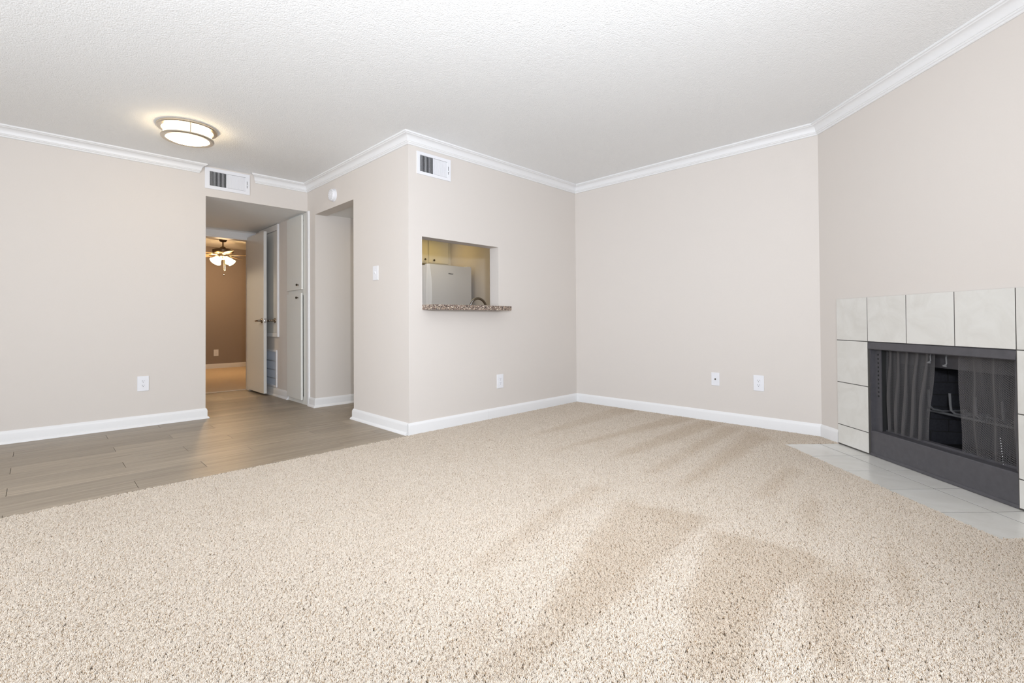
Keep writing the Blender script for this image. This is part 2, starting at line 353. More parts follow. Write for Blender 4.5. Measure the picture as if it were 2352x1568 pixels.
def base_run(path, prof, items, ends=None):
    for bm, (side, lab) in zip(sweep(path, prof, ends), items):
        struct(link_bm('baseboard_' + side, bm, MT['trim'], smooth=25), lab, 'baseboard')
base_run([(xL, yD), (xh, yD), (xh, 6.62)], SHOE, [('left', 'white baseboard with shoe molding on the left wall'), ('hall_left', 'white baseboard along the left side of the hall')])
base_run([(x1 + T, yj), (x1, yj), (x1, yA + 0.012)], SHOE, [('doorway', 'white baseboard return inside the kitchen doorway'), ('entry', 'white baseboard below the light switch')])
base_run([(x1 - 0.013, yA), (2.98, yA)], BASE, [('kitchen', 'white baseboard of the kitchen wall, from outer corner to the seam')])
base_run([(2.981, yA), (x2, yA), (x2, yC), tuple(Cp(0.196, 0))[:2]], BASE, [('kitchen', 'white baseboard of the kitchen wall, from the seam to the inner corner'), ('back', 'white baseboard of the plain back wall'), ('fireplace', 'short white baseboard beside the fireplace tiles')])
base_run([(x1, 5.288), (x1, yk), (AX, yk)], SHOE, [('post', 'tiny white baseboard on the post between linen cabinet and kitchen doorway'), ('pantry', 'white baseboard on the kitchen wall seen through the doorway')])
base_run([(x1, yEnd), (x1, 5.907)], SHOE, [('hall_right', 'white baseboard under the hall access door')])
base_run([(BX0, yFar), (BX1, yFar)], BASE, [('bedroom', 'white baseboard of the far bedroom wall')])

# ------------------------------------------------------------------ floor: slab + vinyl planks
fl = box_obj('floor', (xL - 0.2, yW - 0.3, -0.12), (5.1, 11.2, -0.013), MT['subfloor']); struct(fl, 'floor with greige wood-look vinyl planks in entry, hall and kitchen', 'floor')
PW, PL, PG = 0.1787, 1.22, 0.0009
shift = [0.407, 0.775, -0.112]
yv0 = 3.322
def clip_rects(x0, x1_, y0, y1_, regions):
    for rx0, rx1, ry0, ry1 in regions:
        a, b, c, d = max(x0, rx0), min(x1_, rx1), max(y0, ry0), min(y1_, ry1)
        if b - a > 0.02 and d - c > 0.012: yield a, b, c, d
REG = [(xL, x1 + 0.001, yv0, yD), (xh, x1 + 0.001, yD, 7.235), (-1.0, xh, 5.80, 7.02), (x1 + 0.001, KX, yA + T, yk), (AX, KX, yk, AY)]
pl_mesh = {}
row = 0; y0 = 3.358 - PW
while y0 < 7.24:
    s = shift[(row - 1) % 3]; x = s - PL * 4
    while x < KX:
        for a, b, c, d in clip_rects(x, x + PL, y0, y0 + PW, REG):
            key = (round(b - a, 3), round(d - c, 3))
            if key not in pl_mesh:
                bm = bm_new(); w2, h2 = (b - a) / 2 - PG, (d - c) / 2 - 0.0005
                lo = [bm.verts.new(p) for p in ((-w2, -h2, -0.012), (w2, -h2, -0.012), (w2, h2, -0.012), (-w2, h2, -0.012))]
                e = 0.0012
                md = [bm.verts.new(p) for p in ((-w2, -h2, -e), (w2, -h2, -e), (w2, h2, -e), (-w2, h2, -e))]
                hi = [bm.verts.new(p) for p in ((-w2 + e, -h2 + e, 0), (w2 - e, -h2 + e, 0), (w2 - e, h2 - e, 0), (-w2 + e, h2 - e, 0))]
                bm.faces.new(list(reversed(lo))); bm.faces.new(hi)
                for i in range(4):
                    j = (i + 1) % 4; bm.faces.new((lo[i], lo[j], md[j], md[i])); bm.faces.new((md[i], md[j], hi[j], hi[i]))
                me = bpy.data.meshes.new('plank'); bm.to_mesh(me); bm.free(); me.materials.append(MT['plank']); pl_mesh[key] = me
            o = bpy.data.objects.new('plank', pl_mesh[key]); COL.objects.link(o); o.parent = fl; o.location = ((a + b) / 2, (c + d) / 2, 0)
        x += PL
    y0 += PW; row += 1
# bedroom carpet, and the living-room carpet pile
tag(box_obj('carpet', (BX0, 7.237, -0.012), (BX1, yFar - 0.014, 0.008), MT['bed_carpet'], bevel=0.004), 'tan carpet in the bedroom beyond the hall door', 'carpet')

H0, H1, HN = 0.200, 1.735, -0.420
carpet_poly = [(xL + 0.002, yW + 0.002), tuple(Cp(tEnd, 0))[:2], tuple(Cp(H1, 0))[:2], tuple(Cp(H1, HN))[:2], tuple(Cp(H0, HN))[:2], tuple(Cp(H0, 0))[:2], (x2, yC), (x2, yA), (x1, yA), (x1, yv0 - 0.02), (xL + 0.002, yv0 - 0.02)]
def inside(px, py, poly):
    r = np.zeros(px.shape, bool); n = len(poly)
    for i in range(n):
        (ax, ay), (bx, by) = poly[i], poly[(i + 1) % n]
        if ay == by: continue
        c = ((ay > py) != (by > py)) & (px < (bx - ax) * (py - ay) / (by - ay) + ax); r ^= c
    return r
def clump_mesh(k, seed):
    r = random.Random(seed); bm = bmesh.new(); cols = []
    lay = bm.loops.layers.float_color.new('yarn')
    for i in range(16):
        cx = ((i % 4) - 1.5) * 0.0021 + r.uniform(-0.0008, 0.0008); cy = ((i // 4) - 1.5) * 0.0021 + r.uniform(-0.0008, 0.0008)
        az = r.gauss(0, 0.55); tilt = r.uniform(0.75, 1.3); ln = r.uniform(0.0075, 0.0105); rad = r.uniform(0.00088, 0.00118)
        q = r.random()
        if q < 0.05: c = (0.38, 0.275, 0.18)
        elif q < 0.19: c = (0.66, 0.54, 0.41)
        else:
            g = r.uniform(0.93, 1.06); c = (0.80 * g, 0.71 * g, 0.61 * g)
        pts = []; p = Vector((cx, cy, -0.0035)); segs = 2
        for sgm in range(segs + 1):
            pts.append(p.copy()); a = tilt * (0.35 + 0.65 * sgm / segs)
            p = p + Vector((math.sin(a) * math.cos(az), math.sin(a) * math.sin(az), math.cos(a))) * (ln / segs)
        rings = []
        for j, q3 in enumerate(pts):
            d = (pts[min(j + 1, segs)] - pts[max(j - 1, 0)]).normalized(); s = d.cross(Vector((0, 0, 1)) if abs(d.z) < 0.95 else Vector((1, 0, 0))).normalized(); u = s.cross(d)
            rr = rad * (0.9, 1.0, 0.65)[j]
            rings.append([bm.verts.new(q3 + (s * math.cos(PI / 2 * m + j * 0.5) + u * math.sin(PI / 2 * m + j * 0.5)) * rr) for m in range(4)])
        fs = []
        for a_, b_ in zip(rings, rings[1:]):
            for m in range(4): fs.append(bm.faces.new((a_[m], a_[(m + 1) % 4], b_[(m + 1) % 4], b_[m])))
        fs.append(bm.faces.new(rings[-1]))
        for f in fs:
            f.smooth = True
            for l in f.loops: l[lay] = (*c, 1)
    bmesh.ops.recalc_face_normals(bm, faces=list(bm.faces))
    me = bpy.data.meshes.new(f'yarn_clump'); bm.to_mesh(me); bm.free(); me.materials.append(MT['yarn']); return me
tufts = bpy.data.collections.new('yarn_clumps')          # source for the pile only; not part of the scene
for k in range(7):
    o = bpy.data.objects.new('yarn_clump', clump_mesh(k, 100 + k)); tufts.objects.link(o)

sp = 0.0080
gx, gy = np.meshgrid(np.arange(xL, x2, sp), np.arange(yW, yA, sp)); gx = gx.ravel(); gy = gy.ravel()
gx = gx + rng.uniform(-0.45, 0.45, gx.size) * sp; gy = gy + rng.uniform(-0.45, 0.45, gy.size) * sp
front = (gx * Fv.x + gy * Fv.y) > 0.25
keep = inside(gx, gy, carpet_poly) & front & (gy > -0.45) & (np.abs(gx * Rv.x + gy * Rv.y) < 2.2 + 1.25 * (gx * Fv.x + gy * Fv.y))
gx, gy = gx[keep], gy[keep]
# vacuum tracks: the pile turns a little; their darker shade is tinted into the yarn
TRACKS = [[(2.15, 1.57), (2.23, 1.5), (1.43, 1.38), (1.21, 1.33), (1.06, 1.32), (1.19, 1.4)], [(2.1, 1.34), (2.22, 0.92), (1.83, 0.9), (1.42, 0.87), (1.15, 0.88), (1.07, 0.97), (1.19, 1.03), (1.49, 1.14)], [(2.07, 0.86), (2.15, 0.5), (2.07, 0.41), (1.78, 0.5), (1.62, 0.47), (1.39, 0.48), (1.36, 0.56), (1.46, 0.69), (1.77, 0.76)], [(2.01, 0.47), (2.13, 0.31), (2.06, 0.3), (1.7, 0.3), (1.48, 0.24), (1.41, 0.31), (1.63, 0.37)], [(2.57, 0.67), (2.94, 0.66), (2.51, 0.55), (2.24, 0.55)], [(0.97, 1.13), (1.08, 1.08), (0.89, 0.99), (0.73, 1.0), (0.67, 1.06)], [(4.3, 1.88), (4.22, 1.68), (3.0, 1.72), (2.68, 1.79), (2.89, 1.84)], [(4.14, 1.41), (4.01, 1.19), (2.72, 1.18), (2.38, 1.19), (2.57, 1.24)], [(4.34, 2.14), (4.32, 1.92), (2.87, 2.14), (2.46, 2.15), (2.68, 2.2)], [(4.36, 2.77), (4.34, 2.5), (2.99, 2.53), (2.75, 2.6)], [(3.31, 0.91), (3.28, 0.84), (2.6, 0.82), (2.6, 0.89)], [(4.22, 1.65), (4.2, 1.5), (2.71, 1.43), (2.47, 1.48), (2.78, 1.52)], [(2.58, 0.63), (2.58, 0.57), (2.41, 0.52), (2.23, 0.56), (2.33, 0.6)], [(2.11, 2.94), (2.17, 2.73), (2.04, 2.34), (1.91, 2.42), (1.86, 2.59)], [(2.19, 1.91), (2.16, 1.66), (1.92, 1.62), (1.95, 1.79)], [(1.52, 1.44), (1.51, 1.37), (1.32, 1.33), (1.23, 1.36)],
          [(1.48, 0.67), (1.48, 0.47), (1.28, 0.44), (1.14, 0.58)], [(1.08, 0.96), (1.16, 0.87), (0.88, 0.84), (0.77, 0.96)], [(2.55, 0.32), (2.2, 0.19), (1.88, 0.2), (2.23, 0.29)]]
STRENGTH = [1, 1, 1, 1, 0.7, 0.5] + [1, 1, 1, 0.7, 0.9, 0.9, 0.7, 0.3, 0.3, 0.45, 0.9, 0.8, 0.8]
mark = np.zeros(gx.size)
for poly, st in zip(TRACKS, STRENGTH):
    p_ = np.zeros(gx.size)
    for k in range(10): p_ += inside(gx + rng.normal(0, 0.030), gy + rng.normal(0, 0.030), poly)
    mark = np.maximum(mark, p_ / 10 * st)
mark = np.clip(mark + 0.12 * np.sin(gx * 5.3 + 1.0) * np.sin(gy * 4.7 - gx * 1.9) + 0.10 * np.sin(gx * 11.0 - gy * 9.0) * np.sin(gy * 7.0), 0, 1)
dark = rng.random(gx.size) < mark
az = np.where(dark, math.radians(75), math.radians(35)) + rng.normal(0, 0.80, gx.size)
nap_shade = np.clip(mark * 0.85 + rng.normal(0, 0.10, gx.size), 0, 1)
lift = np.where(dark, -0.22, 0.0) + rng.normal(0, 0.14, gx.size)
N_ = gx.size
me = bpy.data.meshes.new('carpet')
base_v = [(p[0], p[1], -0.005) for p in carpet_poly] + [(p[0], p[1], -0.012) for p in carpet_poly]; nb = len(carpet_poly)
faces = [list(range(nb)), list(reversed(range(nb, 2 * nb)))] + [[i + nb, (i + 1) % nb + nb, (i + 1) % nb, i] for i in range(nb)]
gz = rng.normal(0, 0.0011, N_) - np.where(dark, 0.0004, 0)
allv = np.concatenate([np.array(base_v, float), np.stack([gx, gy, gz], 1)])
me.from_pydata(allv.tolist(), [], faces); me.materials.append(MT['backing'])
ispt = np.zeros(len(allv), bool); ispt[2 * nb:] = True
at = me.attributes.new('is_point', 'BOOLEAN', 'POINT'); at.data.foreach_set('value', ispt)
rot = np.zeros((len(allv), 3), np.float32); rot[2 * nb:, 2] = az; rot[2 * nb:, 1] = lift
at = me.attributes.new('turn', 'FLOAT_VECTOR', 'POINT'); at.data.foreach_set('vector', rot.ravel())
tn_ = np.zeros(len(allv), np.float32); tn_[2 * nb:] = nap_shade
at = me.attributes.new('nap_shade', 'FLOAT', 'POINT'); at.data.foreach_set('value', tn_)
pick = np.zeros(len(allv), np.int32); pick[2 * nb:] = rng.integers(0, 7, N_)
at = me.attributes.new('pick', 'INT', 'POINT'); at.data.foreach_set('value', pick)
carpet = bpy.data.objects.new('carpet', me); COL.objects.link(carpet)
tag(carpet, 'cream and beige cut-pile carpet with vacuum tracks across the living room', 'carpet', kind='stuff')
ng = bpy.data.node_groups.new('carpet_pile', 'GeometryNodeTree')
ng.interface.new_socket('Geometry', in_out='INPUT', socket_type='NodeSocketGeometry'); ng.interface.new_socket('Geometry', in_out='OUTPUT', socket_type='NodeSocketGeometry')
nd = ng.nodes; gi = nd.new('NodeGroupInput'); go = nd.new('NodeGroupOutput')
def attr(n, t):
    a = nd.new('GeometryNodeInputNamedAttribute'); a.data_type = t; a.inputs['Name'].default_value = n; return a.outputs['Attribute']
m2p = nd.new('GeometryNodeMeshToPoints'); sel = attr('is_point', 'BOOLEAN')
dl = nd.new('GeometryNodeDeleteGeometry'); iop = nd.new('GeometryNodeInstanceOnPoints'); ci = nd.new('GeometryNodeCollectionInfo')
ci.inputs['Collection'].default_value = tufts; ci.inputs['Separate Children'].default_value = True; ci.inputs['Reset Children'].default_value = True
jn = nd.new('GeometryNodeJoinGeometry'); LK = ng.links.new
LK(gi.outputs[0], m2p.inputs['Mesh']); LK(sel, m2p.inputs['Selection'])
LK(gi.outputs[0], dl.inputs['Geometry']); LK(sel, dl.inputs['Selection'])
LK(m2p.outputs[0], iop.inputs['Points']); LK(ci.outputs[0], iop.inputs['Instance']); iop.inputs['Pick Instance'].default_value = True
LK(attr('pick', 'INT'), iop.inputs['Instance Index'])
e2r = nd.new('FunctionNodeEulerToRotation'); LK(attr('turn', 'FLOAT_VECTOR'), e2r.inputs[0]); LK(e2r.outputs[0], iop.inputs['Rotation'])
LK(iop.outputs[0], jn.inputs[0]); LK(dl.outputs[0], jn.inputs[0]); LK(jn.outputs[0], go.inputs[0])
md = carpet.modifiers.new('pile', 'NODES'); md.node_group = ng

# ------------------------------------------------------------------ fireplace: tile surround + firebox (local x along the wall, y into it)
fp = thing('fireplace', C0, 'black prefab fireplace in a square surround of cream tiles', 'fireplace', C_ROT)
g = 0.0052
box_obj('grout', (0.200, -0.0118, 0.004), (0.5002, 0.0, 1.060), MT['grout'], fp)
boxes_obj('grout', [((0.5002, -0.0118, 0.7635), (1.4338, 0.0, 1.060)), ((1.4338, -0.0118, 0.004), (1.733, 0.0, 1.060))], MT['grout'], fp)
cols = [0.198, 0.498, 0.810, 1.123, 1.4355, 1.735]; rows = [0.008, 0.148, 0.457, 0.762, 1.063]
def tile(px0, px1, pz0, pz1):
    bm = bm_new(); add_box(bm, (px0 + g / 2, -0.013, pz0 + g / 2), (px1 - g / 2, -0.004, pz1 - g / 2), 0.0012)
    c = Vector(((px0 + px1) / 2, -0.008, (pz0 + pz1) / 2)); bmesh.ops.translate(bm, verts=list(bm.verts), vec=-c)
    o = link_bm('tile', bm, MT['tile'], fp); o.location = c
for i in range(4):
    tile(cols[0], cols[1], rows[i], rows[i + 1]); tile(cols[4], cols[5], rows[i], rows[i + 1])
for i in range(1, 4): tile(cols[i], cols[i + 1], rows[3], rows[4])
# firebox shell
a0, a1 = 0.5004, 1.4336
for poly in ([(a0, -0.001), (a0 + 0.008, -0.001), (a0 + 0.008, 0.030), (a0 + 0.056, 0.030), (a0 + 0.056, 0.036), (a0 + 0.008, 0.036), (a0 + 0.008, 0.10), (a0, 0.10)],
             [(a1, -0.001), (a1, 0.10), (a1 - 0.008, 0.10), (a1 - 0.008, 0.036), (a1 - 0.046, 0.036), (a1 - 0.046, 0.030), (a1 - 0.008, 0.030), (a1 - 0.008, -0.001)]):
    bm = bm_new(); add_prism(bm, poly, 0.004, 0.7615); link_bm('frame', bm, MT['black'], fp)
hb = bm_new(); add_extr(hb, [(a0, -0.004, 0.7625), (a0, -0.010, 0.758), (a0, -0.016, 0.716), (a0, -0.010, 0.711), (a0, 0.030, 0.711), (a0, 0.034, 0.7625)], (a1 - a0, 0, 0)); link_bm('hood_bar', hb, MT['black'], fp)
kp = bm_new(); add_extr(kp, [(a0, -0.009, 0.003), (a0, -0.006, 0.018), (a0, -0.002, 0.020), (a0, -0.002, 0.163), (a0, 0.003, 0.168), (a0, 0.060, 0.168), (a0, 0.060, 0.003)], (a1 - a0, 0, 0)); link_bm('kick_panel', kp, MT['black'], fp)
boxes_obj('track', [((a0 + 0.05, 0.062, 0.160), (a1 - 0.05, 0.100, 0.180))], MT['black'], fp, bevel=0.003)
sm = bm_new(); add_extr(sm, [(a0 + 0.008, 0.105, 0.745), (a0 + 0.008, 0.150, 0.618), (a0 + 0.008, 0.158, 0.618), (a0 + 0.008, 0.125, 0.745)], (a1 - a0 - 0.016, 0, 0)); link_bm('smoke_shelf', sm, MT['black'], fp)
sl = bm_new()
for k in range(11):
    add_lathe(sl, [(0.0052, 0), (0.0052, 0.0022)], 12, 'Y', Matrix.Translation((a0 + 0.035, 0.0295, 0.675 - k * 0.0275)) @ Matrix.Scale(1.3, 4, (0, 0, 1)))
link_bm('vent_slot', sl, MT['dark'], fp)
# firebrick lining: steel skin plus brick pieces
IB = 0.50; bt0, bt1 = 0.655, 1.275
sk = bm_new()
add_prism(sk, [(0.512, 0.037), (0.549, 0.037), (0.552, 0.112), (bt0, IB + 0.01), (bt0 - 0.012, IB + 0.03), (0.512, 0.112)], 0.09, 0.75)
add_prism(sk, [(1.385, 0.037), (1.422, 0.037), (1.422, 0.112), (bt1 + 0.012, IB + 0.03), (bt1, IB + 0.01), (1.382, 0.112)], 0.09, 0.75)
add_box(sk, (bt0 - 0.012, IB + 0.018, 0.09), (bt1 + 0.012, IB + 0.03, 0.75)); add_box(sk, (a0 + 0.008, 0.105, 0.080), (a1 - 0.008, IB + 0.03, 0.100)); add_box(sk, (a0 + 0.008, 0.150, 0.746), (a1 - 0.008, IB + 0.03, 0.756))
link_bm('liner', sk, MT['dark'], fp)
bh, bl = 0.080, 0.20
def bricks(origin, ex, ey, length):
    ex = Vector(ex).normalized(); ey = Vector(ey).normalized()
    for r_ in range(8):
        u = -0.1 if r_ % 2 else 0.0
        while u < length:
            ua, ub = max(u, 0), min(u + bl, length)
            if ub - ua > 0.02:
                bm = bm_new(); add_box(bm, (ua + 0.003, 0, 0.101 + r_ * bh + 0.003), (ub - 0.003, 0.012, 0.101 + (r_ + 1) * bh - 0.003), 0.002)
                mtx = Matrix((( ex.x, ey.x, 0, origin[0]), (ex.y, ey.y, 0, origin[1]), (0, 0, 1, 0), (0, 0, 0, 1))); bm.transform(mtx)
                link_bm('brick', bm, MT['black2'], fp)
            u += bl
bricks((bt0, IB, 0), (1, 0, 0), (0, 1, 0), bt1 - bt0)
dl_ = Vector((bt0 - 0.552, IB - 0.115, 0)); bricks((0.556, 0.118, 0), dl_, (-dl_.y, dl_.x, 0), dl_.length - 0.004)
dr_ = Vector((1.382 - bt1, 0.115 - IB, 0)); bricks((bt1 - 0.002, IB - 0.004, 0), dr_, (-dr_.y, dr_.x, 0), dr_.length - 0.004)
# wire-mesh curtains
def curtain(x0t, x1t, x0b, x1b, z0, z1, folds, amp, pitch, stretch):
    bm = bm_new(); W = abs(x1t - x0t) * stretch; nu = int(W / pitch); nz = int((z1 - z0) / pitch)
    def P(i, j):
        u = i / nu; w_ = j / nz; z = z0 + (z1 - z0) * w_
        xa, xb = x0b + (x0t - x0b) * w_, x1b + (x1t - x1b) * w_
        k = 2 * PI * folds
        return Vector((xa + (xb - xa) * (u + 0.012 * math.sin(2 * k * u + 0.5)), 0.064 + amp * math.sin(k * u - PI / 2 + 0.4 * math.sin(5 * w_) * min(1, 6 * u)) * (1 - 0.25 * w_) + 0.004 * math.sin(9 * u + 7 * w_), z))
    r = 0.00112
    for i in range(nu):
        for j in range(nz):
            for (a, b) in (((i, j), (i + 1, j + 1)), ((i + 1, j), (i, j + 1))):
                p, q = P(*a), P(*b); d = (q - p).normalized(); s = d.cross(Vector((0, 1, 0))).normalized() * r; n_ = Vector((0, r * 1.2, 0))
                va = [bm.verts.new(p + o_) for o_ in (s - n_ * 0.4, -s - n_ * 0.4, n_ * 0.8)]; vb = [bm.verts.new(q + o_) for o_ in (s - n_ * 0.4, -s - n_ * 0.4, n_ * 0.8)]
                for k in range(3): bm.faces.new((va[k], va[(k + 1) % 3], vb[(k + 1) % 3], vb[k]))
    return link_bm('mesh_curtain', bm, MT['wire'], fp)
curtain(0.530, 0.907, 0.530, 0.845, 0.176, 0.708, 5.5, 0.017, 0.0066, 1.5)['label'] = 'left wire-mesh spark curtain, gathered in folds'
curtain(1.066, 1.388, 1.085, 1.388, 0.176, 0.708, 3.0, 0.010, 0.0088, 1.0)['label'] = 'right wire-mesh spark curtain, nearly flat'
for tx, z_ in ((0.894, 0.655), (0.996, 0.645)):
    bm = bm_new(); add_tube(bm, [(tx - 0.004, 0.066, 0.706), (tx - 0.002, 0.060, 0.690), (tx + 0.004, 0.056, z_ + 0.01), (tx - 0.004, 0.050, z_)], 0.0042, 8); add_box(bm, (tx - 0.014, 0.048, z_ - 0.006), (tx + 0.008, 0.056, z_ + 0.004), 0.002)
    link_bm('curtain_pull', bm, MT['iron'], fp, smooth=40)
bm = bm_new()
for k in range(11):
    bmesh.ops.create_uvsphere(bm, u_segments=8, v_segments=5, radius=0.0022 if k < 8 else 0.0014, matrix=Matrix.Translation((1.293 + 0.0012 * k, 0.052, 0.305 - k * 0.0128)))
link_bm('light_dots', bm, MT['white'], fp, smooth=60)  # white beads stand in for dotted light spots through the mesh
# grate
gr = thing('fireplace_grate', Cp(0.9, 0.29, 0.10), 'black iron fire grate with upturned prongs inside the firebox', 'grate', C_ROT)
bm = bm_new(); add_tube(bm, [(-0.30, 0.01, 0.218), (0.27, 0.01, 0.218)], 0.008, 8); add_tube(bm, [(-0.27, 0.15, 0.218), (0.24, 0.15, 0.218)], 0.008, 8); link_bm('crossbar', bm, MT['iron'], gr, smooth=40)
for tx in (-0.20, -0.055, 0.10, 0.25):
    bm = bm_new(); k = -0.03 * tx
    add_tube(bm, [(tx + 0.006, -0.078, 0.365), (tx, -0.070, 0.30), (tx - 0.004, -0.062, 0.262), (tx, -0.045, 0.243), (tx + 0.004, 0.01, 0.230), (tx + 0.004, 0.165, 0.230)], 0.0068, 8); link_bm('prong', bm, MT['iron'], gr, smooth=40)
for tx in (-0.30, 0.27):
    for yy in (0.01, 0.15):
        bm = bm_new(); add_tube(bm, [(tx, yy, 0.214), (tx, yy, 0.0015)], 0.005, 8); link_bm('leg', bm, MT['iron'], gr, smooth=40)
# hearth tiles
he_o = thing('hearth', tuple(Cp(0.2, 0.0, -0.012)), 'cream tile hearth set flush with carpet before the fireplace', 'hearth', C_ROT)
bm = bm_new(); add_box(bm, (0.0, HN, 0.0), (H1 - H0, -0.001, 0.0112)); link_bm('grout', bm, MT['grout'], he_o)
hc = [0.200, 0.515, 0.830, 1.142, 1.455, 1.735]; hr = [HN, -0.155, -0.0015]; hg = 0.0058
for i in range(5):
    for j in range(2):
        bm = bm_new(); p0, p1, q0, q1 = hc[i] - 0.2 + hg / 2, hc[i + 1] - 0.2 - hg / 2, hr[j] + hg / 2, hr[j + 1] - hg / 2
        add_box(bm, (p0, q0, 0.004), (p1, q1, 0.0125), 0.0006); c = Vector(((p0 + p1) / 2, (q0 + q1) / 2, 0.008)); bmesh.ops.translate(bm, verts=list(bm.verts), vec=-c)
        o = link_bm('tile', bm, MT['tile'], he_o); o.location = c

# ------------------------------------------------------------------ wall plates
def screw(parent, x, z, y=-0.0062):
    bm = bm_new(); add_lathe(bm, [(0.0032, 0), (0.0028, 0.0012)], 10, 'Y'); o = link_bm('screw', bm, MT['white'], parent); o.location = (x, y, z)
def outlet(loc, rot, label, w_=0.083, h_=0.132, cat='outlet'):
    t = thing('duplex_outlet', loc, label, cat, rot, group='duplex outlets')
    box_obj('cover_plate', (-w_ / 2, -0.0065, -h_ / 2), (w_ / 2, 0, h_ / 2), MT['white'], t, bevel=0.0028)
    for sgn in (1, -1):
        z = sgn * 0.0195
        bm = bm_new(); R = 0.0172
        pts = [(R * math.cos(a), -0.0088, z + min(max(R * math.sin(a), -0.0138), 0.0138)) for a in [2 * PI * k / 28 for k in range(28)]]
        add_extr(bm, pts, (0, 0.004, 0)); rc = link_bm('receptacle', bm, MT['white'], t)
        bm = bm_new(); add_box(bm, (-0.0075, -0.0093, z + 0.0005), (-0.0050, -0.0086, z + 0.0090)); add_box(bm, (0.0050, -0.0093, z + 0.0015), (0.0072, -0.0086, z + 0.0085))
        add_lathe(bm, [(0.0027, 0), (0.0027, 0.0007)], 10, 'Y', Matrix.Translation((0, -0.0086, z - 0.0070))); link_bm('slot', bm, MT['dark'], rc)
    screw(t, 0, 0)
    return t
outlet((0.676, yD, 0.380), 0, 'white duplex outlet low on the left wall, left of the hall opening')
outlet((3.139, yA, 0.343), 0, 'white duplex outlet on the kitchen wall below the stone ledge')
outlet((x2, 1.397, 0.378), FACE_X, 'white duplex outlet on the back wall, nearest the fireplace')
outlet((2.558, yFar, 0.317), 0, 'small outlet on the brown bedroom wall seen through the hall door')
t = thing('cable_plate', (x2, 1.760, 0.383), 'white wall plate with one dark round cable jack on the back wall', 'wall plate', FACE_X)
box_obj('cover_plate', (-0.036, -0.006, -0.058), (0.036, 0, 0.058), MT['white'], t, bevel=0.0025)
bm = bm_new(); add_lathe(bm, [(0.0068, 0), (0.0068, 0.003), (0.0048, 0.004), (0.0048, 0.009), (0.003, 0.009)], 16, 'Y', Matrix.Translation((0, -0.006, 0))); link_bm('jack', bm, MT['knob'], t, smooth=40)
screw(t, 0, 0.042); screw(t, 0, -0.042)
t = thing('light_switch', (x1, 3.846, 1.3485), 'white toggle light switch on the wall between doorway and outer corner', 'light switch', FACE_X)
box_obj('cover_plate', (-0.046, -0.0065, -0.063), (0.046, 0, 0.063), MT['white'], t, bevel=0.0028)
bm = bm_new(); add_extr(bm, [(-0.005, -0.006, -0.010), (-0.005, -0.0150, 0.004), (-0.005, -0.0165, 0.010), (-0.005, -0.0120, 0.013), (-0.005, -0.006, 0.012)], (0.010, 0, 0)); link_bm('toggle', bm, MT['white'], t)
screw(t, 0, 0.030); screw(t, 0, -0.030)
# smoke detector
t = thing('smoke_detector', (x1, 4.685, 2.200), 'round white smoke detector above the kitchen doorway', 'smoke detector', FACE_X)
bm = bm_new(); add_lathe(bm, [(0.066, 0), (0.066, 0.008), (0.063, 0.010)], 40, 'Y'); link_bm('base', bm, MT['white'], t, smooth=30)
bm = bm_new(); add_lathe(bm, [(0.060, 0.010), (0.062, 0.014), (0.060, 0.030), (0.052, 0.038), (0.030, 0.041), (0.010, 0.041)], 40, 'Y'); link_bm('cover', bm, MT['white'], t, smooth=30)
bm = bm_new()
for k in range(12):
    a = 2 * PI * k / 12; add_box(bm, (-0.0035, -0.0392, 0.034), (0.0035, -0.0385, 0.048))
    bmesh.ops.rotate(bm, verts=list(bm.verts)[-8:], cent=(0, 0, 0), matrix=Matrix.Rotation(a, 3, 'Y'))
link_bm('vent_slots', bm, MT['gasket'], t)
bm = bm_new(); add_lathe(bm, [(0.009, 0.041), (0.009, 0.043), (0.006, 0.044)], 16, 'Y'); link_bm('test_button', bm, MT['white'], t, smooth=30)

# ------------------------------------------------------------------ supply vents
def vent(loc, label, w_, h_, opens, ow, oh, ox, n_open, n_shut, lever_x):
    """opens: local x range of the louvres; left half open, right half turned shut"""
    t = thing('air_vent', loc, label, 'air vent', 0, group='supply air vents')
    hw, hh = w_ / 2, h_ / 2; x0, x1v = opens; oz = oh / 2
    fr = bm_new()
    for a, b in (((-hw, -0.009, -hh), (hw, 0, -oz)), ((-hw, -0.009, oz), (hw, 0, hh)), ((-hw, -0.009, -oz), (x0, 0, oz)), ((x1v, -0.009, -oz), (hw, 0, oz))): add_box(fr, a, b)
    link_bm('frame', fr, MT['white'], t)
    mid = x0 + (x1v - x0) * ow
    box_obj('duct', (x0 + 0.001, -0.0016, -oz + 0.001), (x1v - 0.001, -0.0006, oz - 0.001), MT['dark'], t)
    box_obj('divider', (mid - 0.003, -0.0105, -oz), (mid + 0.003, -0.002, oz), MT['white'], t)
    me_s = {}
    def slat(x, ang, wd):
        if (ang, wd) not in me_s:
            bm = bm_new(); add_box(bm, (-wd / 2, -0.0008, -oz + 0.002), (wd / 2, 0.0008, oz - 0.002)); bm.transform(Matrix.Rotation(ang, 4, 'Z'))
            m_ = bpy.data.meshes.new('slat'); bm.to_mesh(m_); bm.free(); m_.materials.append(MT['white']); me_s[(ang, wd)] = m_
        o = bpy.data.objects.new('slat', me_s[(ang, wd)]); COL.objects.link(o); o.parent = t; o.location = (x, -0.0062, 0)
    for k in range(n_open): slat(x0 + (mid - x0) * (k + 0.5) / n_open, math.radians(62), 0.0085)
    for k in range(n_shut): slat(mid + (x1v - mid) * (k + 0.5) / n_shut, math.radians(12), 0.0134)
    box_obj('lever_slot', (lever_x - 0.002, -0.0096, -oz * 0.55), (lever_x + 0.002, -0.0088, oz * 0.45), MT['dark'], t)
    box_obj('lever', (lever_x - 0.003, -0.020, -oz * 0.22), (lever_x + 0.010, -0.009, -oz * 0.10), MT['white'], t, bevel=0.001)
